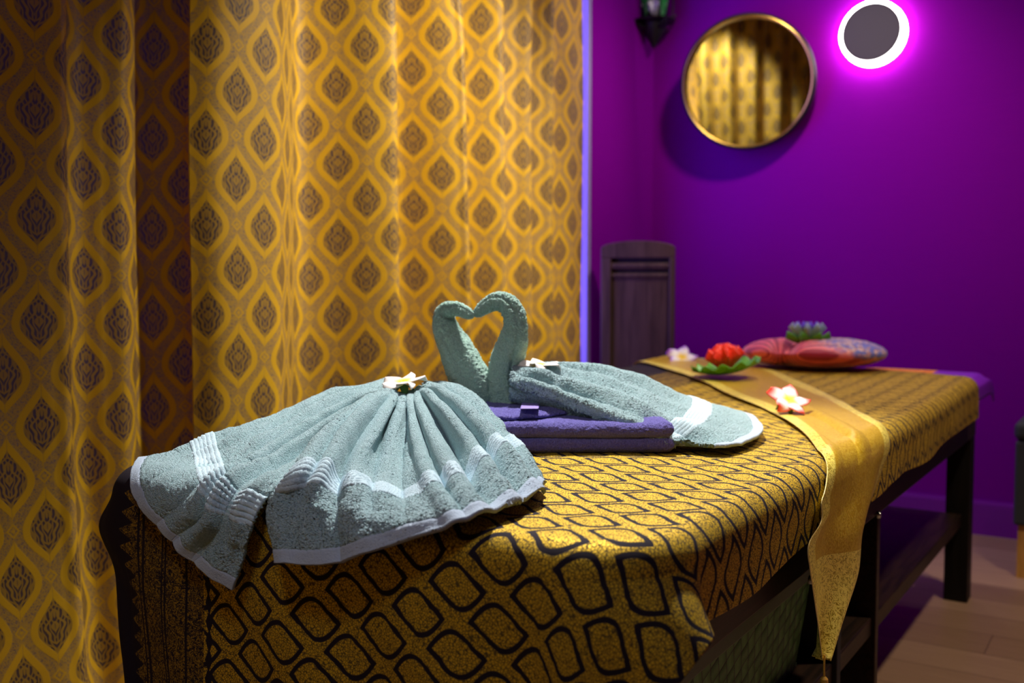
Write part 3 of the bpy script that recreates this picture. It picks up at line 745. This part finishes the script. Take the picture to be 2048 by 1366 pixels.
ptow = tag(empty('folded_towel', (-0.84, 1.45, 0.66)), 'folded purple towel lying under the heart of the two mint swans', 'folded towel')
rot = math.radians(36)
ctr = np.array([-0.849, 1.492])
pp = []
for i, (dz, dx, sx) in enumerate(((0.0135, 0.0, 0.305), (0.0385, 0.002, 0.300))):
    pp.append(rounded_slab('towel_layer', ctr[0]+dx, ctr[1], 0.660+dz, sx, 0.245, 0.026, rot, M_PURP, ptow, 90+i*7, warp=0.0012 if i == 0 else 0.0035))
# loosely turned upper flap with a satin band
def flap_pt(a, b): # a along width, b from front to back, local
    return a, b
na, nb = 150, 110
aa, bbv = np.meshgrid(np.linspace(0, 1, na), np.linspace(0, 1, nb), indexing='ij')
lx = -0.148+aa*(0.150+0.03*bbv)
ly = -0.100+0.055*aa**2+bbv*(0.205-0.055*aa**2)
lz = 0.0565+0.010*np.sqrt(np.clip(np.minimum(bbv*6, 1)*1.0, 0, 1))*np.sqrt(np.clip(np.minimum((1-aa)*7, 1), 0, 1))+0.0007*vnoise(aa.shape, 1.5, 5)+0.0015*vnoise(aa.shape, 20, 6)
X = lx*math.cos(rot)-ly*math.sin(rot)+ctr[0]; Y = lx*math.sin(rot)+ly*math.cos(rot)+ctr[1]
pp.append(grid('turned_flap', np.stack([X, Y, 0.660+lz], -1), M_PURP, ptow, thick=0.009))
M_SATIN = flat('lilac_woven_band', (0.30, 0.22, 0.62), 0.5, 0, 0.1, 300)
bx0 = np.linspace(-0.095, -0.065, 14)[:, None]+0*np.linspace(0, 1, 60)[None]
by0 = np.linspace(-0.092, 0.095, 60)[None]+0*bx0
bx0 = bx0+0.10*(by0+0.092)
bz0 = 0.0712+0*bx0
X = bx0*math.cos(rot)-by0*math.sin(rot)+ctr[0]; Y = bx0*math.sin(rot)+by0*math.cos(rot)+ctr[1]
pp.append(grid('woven_band', np.stack([X, Y, 0.660+bz0], -1), M_SATIN, ptow, thick=0.001))
with_parent(ptow, pp)

# ---------------------------------------------------------------- flowers
def petal_grid(length, width, curl=0.3, cup=0.15, tipf=1.0, nu=17, nv=22, twist=0.0, point=0.0):
    u = np.linspace(-1, 1, nu)[:, None]; v = np.linspace(0, 1, nv)[None]
    wv = width/2*np.clip(np.sin(PI*(0.03+0.955*np.clip(v, 0, 1)**0.85)), 0.01, 1)**0.62
    wv = wv*(1-point*v**3)
    x = u*wv
    y = v*length*np.ones_like(u)
    z = curl*length*(v**2)*np.ones_like(u)*tipf+cup*width*(u**2)*(0.4+v)
    z = z+twist*width*u*v
    y = y*np.cos(curl*v*0.6)
    return np.stack([x+0*y, y, z], -1)
def flower(name, loc, tilt, parts, label, cat='flower', group=None, scale=1.0, rz=0.0):
    """parts: list of (name, mesh-grid, material, azimuth, pitch, z offset, radial offset)"""
    root = tag(empty(name, loc), label, cat, group)
    root.rotation_euler = (tilt[0], tilt[1], rz)
    for (pn, G, mat, az, pitch, zo, ro, th) in parts:
        o = grid(pn, G*scale, mat, root, thick=th*scale, offset=0)
        o.matrix_local = Matrix.Rotation(az, 4, 'Z') @ Matrix.Translation((0, ro*scale, zo*scale)) @ Matrix.Rotation(pitch, 4, 'X')
    return root
def plumeria(loc, tilt, mat, label, size=0.03, rz=0.0, calyx=None, scale=1.0, curl=-0.12):
    parts = []
    for i in range(5):
        G = petal_grid(size*1.12, size*0.92, curl=curl, cup=-0.13, twist=0.17)
        parts.append(('petal', G, mat, i*2*PI/5, 0.26, 0.002, 0.001, 0.0010))
    if calyx is not None:
        for i in range(4):
            G = petal_grid(size*0.72, size*0.42, curl=-0.35, cup=-0.1, point=0.6)
            parts.append(('sepal', G, calyx, i*2*PI/4+0.5, -0.35, -0.002, 0.001, 0.001))
    return flower('plumeria_flower', loc, tilt, parts, label, scale=scale, rz=rz)
M_PW = mat_petal('white_yellow_petal', (0.95, 0.72, 0.03), (0.92, 0.84, 0.76), None, 0.10, 0.5)
M_PV = mat_petal('violet_white_petal', (0.90, 0.62, 0.02), (0.36, 0.08, 0.75), (0.88, 0.84, 0.90))
M_PR = mat_petal('coral_white_petal', (0.90, 0.75, 0.05), (0.90, 0.07, 0.04), (0.95, 0.86, 0.84))
M_GRN = flat('green_sepal', (0.10, 0.22, 0.06), 0.5, 0, 0.2)
pf = (-1.0669,1.3000,0.7633)
plumeria((pf[0], pf[1], pf[2]+0.004), (math.radians(10), math.radians(-4), 0), M_PW, 'white and yellow plumeria blossom on the fanned body of the left towel swan', 0.034, 0.3, M_GRN)
pf = (-0.9125,1.4900,0.7857)
plumeria((pf[0], pf[1], pf[2]+0.004), (math.radians(4), math.radians(4), 0), M_PW, 'cream plumeria blossom behind the neck of the right towel swan', 0.034, 0.95, M_GRN)
pf = (-1.3223,3.0579,0.6900)
plumeria((pf[0], pf[1], pf[2]), (math.radians(38), math.radians(10), 0), M_PV, 'violet and white plumeria blossom at the far end of the gold runner', 0.046, 0.4, M_GRN)
pf = (-0.6404,2.0341,0.6920)
plumeria((pf[0], pf[1], pf[2]), (math.radians(34), math.radians(16), 0), M_PR, 'coral edged white plumeria blossom in the middle of the gold runner', 0.040, 0.55, M_GRN)

def lotus(name, loc, rz, tilt, rings, leaf, centre, label, leafmat=None, leaf_r=0.06, wave=5):
    parts = []
    for (num, L, W, pitch, mat, ph, zo) in rings:
        for i in range(num):
            parts.append(('petal', petal_grid(L, W, curl=0.10, cup=0.38, point=0.45, twist=0), mat, i*2*PI/num+ph, pitch, zo, 0.004, 0.0014))
    root = flower(name, loc, tilt, parts, label, 'flower', rz=rz)
    if leaf:
        nr, na = 26, 120
        r = np.linspace(0.001, 1, nr)[None]; a = np.linspace(0, 2*PI, na, endpoint=False)[:, None]
        rad = leaf_r*(1+0.035*np.cos(a*wave*2))*r
        z = 0.30*leaf_r*r**2.2+0.07*leaf_r*np.sin(a*wave*2+0.6)*r**3
        P = np.stack([rad*np.cos(a), rad*np.sin(a), z*np.ones_like(a)-0.001], -1)
        o = grid('lotus_leaf', P, leafmat, root, closed_u=True, thick=0.002, offset=0)
    if centre is not None:
        o = lathe('seed_head', [(0.0, 0.016), (0.006, 0.015), (0.008, 0.010), (0.006, 0.0), (0.0, 0.0)], centre, root, 24)
    return root
M_RP = mat_petal('red_lotus_petal', (0.72, 0.004, 0.003), (0.90, 0.035, 0.012), None, 0.1, 0.9)
M_MAG = mat_petal('magenta_lotus_petal', (0.55, 0.01, 0.35), (0.75, 0.03, 0.55), None, 0.1, 0.9)
M_LEAF = flat('bright_green_leaf', (0.10, 0.36, 0.02), 0.4, 0, 0.25, 60)
pf = (-0.9948,2.6403,0.6680)
lotus('lotus_flower', (pf[0]-0.012, pf[1], 0.686), 0.2, (math.radians(2), math.radians(-9), 0),
      [(9, 0.068, 0.054, math.radians(34), M_RP, 0.0, 0.006), (8, 0.068, 0.056, math.radians(54), M_RP, 0.35, 0.008), (6, 0.058, 0.036, math.radians(72), M_MAG, 0.1, 0.010)],
      True, flat('yellow_seed_head', (0.75, 0.45, 0.02), 0.6), 'red lotus blossom on a wavy green leaf lying on the gold runner', M_LEAF, 0.094, 6)
M_BP = mat_petal('blue_violet_petal', (0.35, 0.25, 0.85), (0.16, 0.06, 0.85), None, 0.1, 0.9)
M_GP = mat_petal('green_lilac_petal', (0.07, 0.40, 0.05), (0.36, 0.50, 0.70), None, 0.2, 1.0)

# ---------------------------------------------------------------- cushion
cu = (-0.8878,3.0600,0.6983)
CX, CY = cu[0], 3.06
n, m = 150, 90
a = np.linspace(0, 2*PI, n, endpoint=False)[:, None]; b = np.linspace(-PI/2, PI/2, m)[None]
def sp(x, e): return np.sign(x)*np.abs(x)**e
X = 0.212*sp(np.cos(b), 0.55)*sp(np.cos(a), 0.85); Y = 0.150*sp(np.cos(b), 0.55)*sp(np.sin(a), 0.85)
Z = 0.046*sp(np.sin(b), 0.9)
rad = np.sqrt((X/0.212)**2+(Y/0.15)**2)
Z = Z*(1-0.28*rad**3)
dip = np.exp(-((X+0.075-0.10*(Y+0.15))/0.028)**2)*np.clip(0.6-Y*5, 0, 1)
Z = Z-np.where(b > -0.2, 0.030*dip*np.clip(Z/0.02, 0, 1), 0)
Z = Z-0.010*np.exp(-((X+0.02)/0.07)**2-((Y)/0.07)**2)*(b > 0)
Y = Y+np.where((Y < 0), 0.03*dip, 0)
ca = math.radians(12)
P = np.stack([X, Y, Z], -1)
P[..., 2] += 0.0012*vnoise(P.shape[:2], 3, 2)
cush = grid('silk_cushion', P, mat_cushion(), closed_u=True)
cush.location = (CX-0.002, CY, 0.726); cush.rotation_euler = (0, 0, ca)
tag(cush, 'pink and red striped silk cushion at the far end of the bed', 'cushion')
pf = (-0.9011,3.0400,0.7419)
lotus('lotus_flower', (pf[0], 3.03, pf[2]+0.002), 0.3, (0, 0, 0),
      [(7, 0.070, 0.040, math.radians(16), M_LEAF, 0.2, 0.0), (8, 0.074, 0.040, math.radians(40), M_GP, 0.0, 0.004), (8, 0.070, 0.034, math.radians(52), M_BP, 0.4, 0.006), (6, 0.050, 0.030, math.radians(68), M_BP, 0.1, 0.008)],
      False, flat('orange_seed_head', (0.85, 0.40, 0.02), 0.6), 'blue and violet lotus blossom with green outer petals resting on the striped cushion')

# ---------------------------------------------------------------- round mirror
mir = tag(empty('round_mirror', (-1.436, YB, 1.752)), 'round wall mirror with thin brass and black frame reflecting the gold curtain', 'mirror')
R0 = 0.268
lathe('mirror_frame', [(R0-0.016, 0.0), (R0-0.002, 0.0), (R0+0.001, 0.004), (R0+0.001, 0.036), (R0-0.003, 0.041), (R0-0.009, 0.041)], M_BLACKM, mir, 96, 'Y')
lathe('inner_rim', [(R0-0.008, 0.0405), (R0-0.011, 0.0412), (R0-0.016, 0.039), (R0-0.0170, 0.016), (R0-0.0170, 0.006)], flat('brass', (0.75, 0.48, 0.08), 0.25, 1.0), mir, 96, 'Y')
lathe('mirror_glass', [(0.0, 0.014), (R0-0.0169, 0.014), (R0-0.0169, 0.010), (0.0, 0.010)], flat('mirror_silver', (0.92, 0.92, 0.92), 0.02, 1.0), mir, 96, 'Y')
lathe('backing', [(0.0, 0.0), (R0-0.017, 0.0), (R0-0.017, 0.008), (0.0, 0.008)], M_BLACKM, mir, 64, 'Y')
for o in mir.children: o.data.transform(Matrix.Translation((0, 0, 0)))
MIR_ANG = math.radians(11.0); MIR_LEAN = math.radians(5.5)
mir.location = (-1.436, YB-0.078, 1.752)
mir.rotation_euler = (MIR_LEAN, 0, MIR_ANG)

# ---------------------------------------------------------------- ring wall lamp
lamp = tag(empty('ring_wall_lamp', (-0.962, YB, 1.896)), 'glowing round wall lamp with dark disc centre on the violet wall', 'lamp')
RL = 0.122
lathe('light_ring', [(RL-0.02, 0.0), (RL, 0.0), (RL+0.001, 0.012), (RL-0.001, 0.040), (RL-0.008, 0.046), (RL-0.02, 0.046)], emit('lamp_diffuser', (1.0, 0.94, 0.90), 10.5), lamp, 96, 'Y')
lathe('lamp_disc', [(0.0, 0.056), (RL-0.016, 0.056), (RL-0.013, 0.053), (RL-0.013, 0.044), (0.0, 0.044)], flat('dark_lamp_metal', (0.055, 0.045, 0.055), 0.6), lamp, 96, 'Y')
lathe('mount', [(0.0, 0.0), (0.05, 0.0), (0.05, 0.044), (0.0, 0.044)], M_BLACKM, lamp, 40, 'Y')

# ---------------------------------------------------------------- lantern sconce in the corner
sc = (-1.8399,3.9400,2.0469)
sco = tag(empty('wall_lantern', (sc[0], 3.925, sc[2]-0.012)), 'black metal wall lantern holding a white lotus, hung high in the corner', 'lantern')
lathe('pointed_base', [(0.0, -0.105), (0.004, -0.098), (0.022, -0.070), (0.040, -0.045), (0.055, -0.018), (0.060, 0.0), (0.0, 0.0)], M_BLACKM, sco, 24)
lathe('rim_dish', [(0.045, -0.006), (0.088, 0.006), (0.092, 0.012), (0.088, 0.014), (0.05, 0.004), (0.0, 0.002)], M_BLACKM, sco, 48)
for i in range(8):
    G = petal_grid(0.060, 0.036, curl=0.35, cup=0.1, point=0.8)
    o = grid('metal_leaf', G, M_BLACKM, sco, thick=0.002, offset=0)
    o.matrix_local = Matrix.Rotation(i*PI/4+0.2, 4, 'Z') @ Matrix.Translation((0, 0.045, -0.030 if i % 2 else -0.005)) @ Matrix.Rotation(0.25, 4, 'X')
for i in range(4):
    a_ = i*PI/2+0.75
    pts = [(0.075*math.cos(a_), 0.075*math.sin(a_), 0.010), (0.085*math.cos(a_), 0.085*math.sin(a_), 0.09), (0.070*math.cos(a_), 0.070*math.sin(a_), 0.17), (0.02*math.cos(a_), 0.02*math.sin(a_), 0.235), (0, 0, 0.25)]
    tube(pts, [0.0035]*5, n=10, m=40, name='cage_wire', mat=M_BLACKM, parent=sco, depth_dir=(0.3, 0.5, 0.1))
box('wall_bracket', -0.10, -0.006, -0.012, 0.012, -0.03, -0.018, M_BLACKM, sco)
wl_ = tag(empty('lotus_flower', (sc[0], 3.925, sc[2]+0.0)), 'white lotus blossom with green outer leaves inside the black corner lantern', 'flower')
M_WL = mat_petal('white_lotus_petal', (0.85, 0.80, 0.55), (0.90, 0.93, 0.86), None, 0.1, 0.6)
M_GL = mat_petal('deep_green_leaf', (0.02, 0.20, 0.03), (0.02, 0.32, 0.05), None, 0.1, 0.9)
for (num, L, W, pt, mt, ph, zo, ro) in ((4, 0.125, 0.085, 74, M_GL, 0.0, 0.0, 0.040), (8, 0.072, 0.046, 40, M_WL, 0.0, 0.012, 0.005), (8, 0.066, 0.042, 62, M_WL, 0.4, 0.016, 0.008), (7, 0.085, 0.036, 80, M_WL, 0.1, 0.012, 0.004)):
    for i in range(num):
        if mt is M_GL: ph = math.radians((-75, -20, 45, 110)[i])-i*2*PI/num
        o = grid('petal' if mt is M_WL else 'leaf', petal_grid(L, W, curl=0.1, cup=0.35, point=0.3), mt, wl_, thick=0.0014, offset=0)
        o.matrix_local = Matrix.Rotation(i*2*PI/num+ph, 4, 'Z') @ Matrix.Translation((0, ro, zo)) @ Matrix.Rotation(math.radians(pt), 4, 'X')

# ---------------------------------------------------------------- wooden panel standing in the corner
pn = tag(empty('wooden_back_panel', (-1.70, 3.50, 0)), 'dark brown arched wooden panel with slots, standing in the corner behind the bed', 'panel')
pn.rotation_euler = (0, 0, math.radians(22))
W2, H, T = 0.142, 1.072, 0.045
arc = [(-W2, H), ]+[(W2*math.cos(PI-a_)*1.0, H+0.028*math.sin(a_)) for a_ in np.linspace(0.1, PI-0.1, 16)]+[(W2, H)]
prism('top_rail', [(-W2, H-0.037)]+arc+[(W2, H-0.037)], 1, -T/2, T/2, M_PANEL, pn, bevel=0.003)
box('stile', -W2, -W2+0.040, -T/2, T/2, 0, H-0.0375, M_PANEL, pn, bevel=0.004)
box('stile', W2-0.022, W2, -T/2, T/2, 0, H-0.0375, M_PANEL, pn, bevel=0.004)
for zz, rz_ in ((H-0.068, 0.015), (H-0.105, 0.011)):
    o = lathe('slat', [(0.0, -0.001), (rz_, 0.0), (rz_, 0.2195), (0.0, 0.22)], M_PANEL, pn, 24)
    o.data.transform(Matrix.Translation((-W2+0.0405, -0.003, zz)) @ Matrix.Rotation(PI/2, 4, 'Y'))
box('centre_board', -W2+0.0402, W2-0.0222, -0.006, 0.012, 0.30, H-0.112, M_PANEL, pn)
box('slot_back', -W2+0.0402, W2-0.0222, 0.012, 0.020, H-0.112, H-0.0375, flat('slot_shadow_wood', (0.02, 0.012, 0.01), 0.6), pn)
box('bottom_rail', -W2+0.0402, W2-0.0222, -T/2+0.006, T/2-0.006, 0.24, 0.2995, M_PANEL, pn, bevel=0.003)

# ---------------------------------------------------------------- basket, bundle and stool
bk = tag(empty('woven_basket', (-0.66, 1.38, 0.262)), 'dark green woven strap basket on the shelf under the bed', 'basket')
m_w = mat_weave()
def basket_wall(name, x0, x1, y0, y1, z0, z1, taper, mat, parent, th=0.006):
    # rounded-rectangle wall, tapered downwards
    pts = []
    r = 0.03
    for (cx, cy, a0) in ((x1-r, y1-r, 0), (x0+r, y1-r, PI/2), (x0+r, y0+r, PI), (x1-r, y0+r, 3*PI/2)):
        for a_ in np.linspace(a0, a0+PI/2, 10): pts.append((cx+r*math.cos(a_), cy+r*math.sin(a_)))
    pts = np.array(pts); c0 = pts.mean(0)
    pts = np.concatenate([pts, pts[:1]])
    # densify
    seg = np.concatenate([[0], np.cumsum(np.linalg.norm(np.diff(pts, axis=0), axis=1))])
    q = np.linspace(0, seg[-1], 200); px_ = np.interp(q, seg, pts[:, 0]); py_ = np.interp(q, seg, pts[:, 1])
    zs = np.linspace(0, 1, 12)
    P = np.zeros((200, 12, 3)); uv = np.zeros((200, 12, 2))
    for j, z_ in enumerate(zs):
        k_ = 1-taper*(1-z_)
        P[:, j, 0] = c0[0]+(px_-c0[0])*k_; P[:, j, 1] = c0[1]+(py_-c0[1])*k_; P[:, j, 2] = z0+(z1-z0)*z_
        uv[:, j, 0] = q; uv[:, j, 1] = z0+(z1-z0)*z_
    o = grid(name, P, mat, parent, uv=uv, thick=th)
    o.matrix_parent_inverse = Matrix.Translation(-Vector(parent.location)); return o
basket_wall('basket_wall', -0.86, -0.497, 1.06, 1.752, 0.264, 0.435, 0.10, m_w, bk)
basket_wall('rim_band', -0.865, -0.492, 1.055, 1.757, 0.425, 0.447, 0.0, flat('green_strap', (0.06, 0.11, 0.045), 0.5, 0, 0.2), bk, 0.009)
o = box('basket_floor', -0.84, -0.517, 1.10, 1.71, 0.264, 0.270, flat('green_strap_dark', (0.03, 0.05, 0.025), 0.6), bk); o.matrix_parent_inverse = Matrix.Translation(-Vector(bk.location))

n, m = 60, 40
a = np.linspace(0, 2*PI, n, endpoint=False)[:, None]; b = np.linspace(-PI/2, PI/2, m)[None]
X = 0.30*sp(np.cos(b), 0.4)*sp(np.cos(a), 0.5); Y = 0.16*sp(np.cos(b), 0.4)*sp(np.sin(a), 0.5); Z = 0.085*sp(np.sin(b), 0.6)*np.ones_like(a)
P = np.stack([X, Y, Z+0.004*vnoise(X.shape, 8, 3)], -1)
bun = grid('folded_blanket', P, flat('dark_violet_fabric', (0.055, 0.010, 0.085), 0.8, 0, 0.2), closed_u=True)
bun.location = (-0.95, 2.62, 0.352); tag(bun, 'dark violet folded blanket on the shelf under the bed', 'blanket')

st = tag(empty('padded_stool', (-0.178, 3.68, 0)), 'dark grey padded stool with wooden legs at the right edge of the room', 'stool')
m_st = flat('dark_grey_fabric', (0.030, 0.036, 0.036), 0.8, 0, 0.2, 120); m_sl = mat_wood('honey_wood', (0.50, 0.26, 0.05), (0.66, 0.37, 0.09), 1, 0.4, 2)
box('seat_cushion', -0.20, 0.20, -0.20, 0.20, 0.44, 0.50, m_st, st, bevel=0.02, seg=4)
box('seat_box', -0.195, 0.195, -0.195, 0.195, 0.17, 0.439, m_st, st, bevel=0.008)
for sx in (-1, 1):
    for sy in (-1, 1):
        V = []
        for (z, k_, r) in ((0, 0.170, 0.013), (0.169, 0.160, 0.022)):
            for (i, j) in ((-1, -1), (1, -1), (1, 1), (-1, 1)): V.append((sx*k_+i*r, sy*k_+j*r, z))
        newmesh('leg', V, [[0, 3, 2, 1], [4, 5, 6, 7], [0, 1, 5, 4], [1, 2, 6, 5], [2, 3, 7, 6], [3, 0, 4, 7]], m_sl, st, smooth=False)
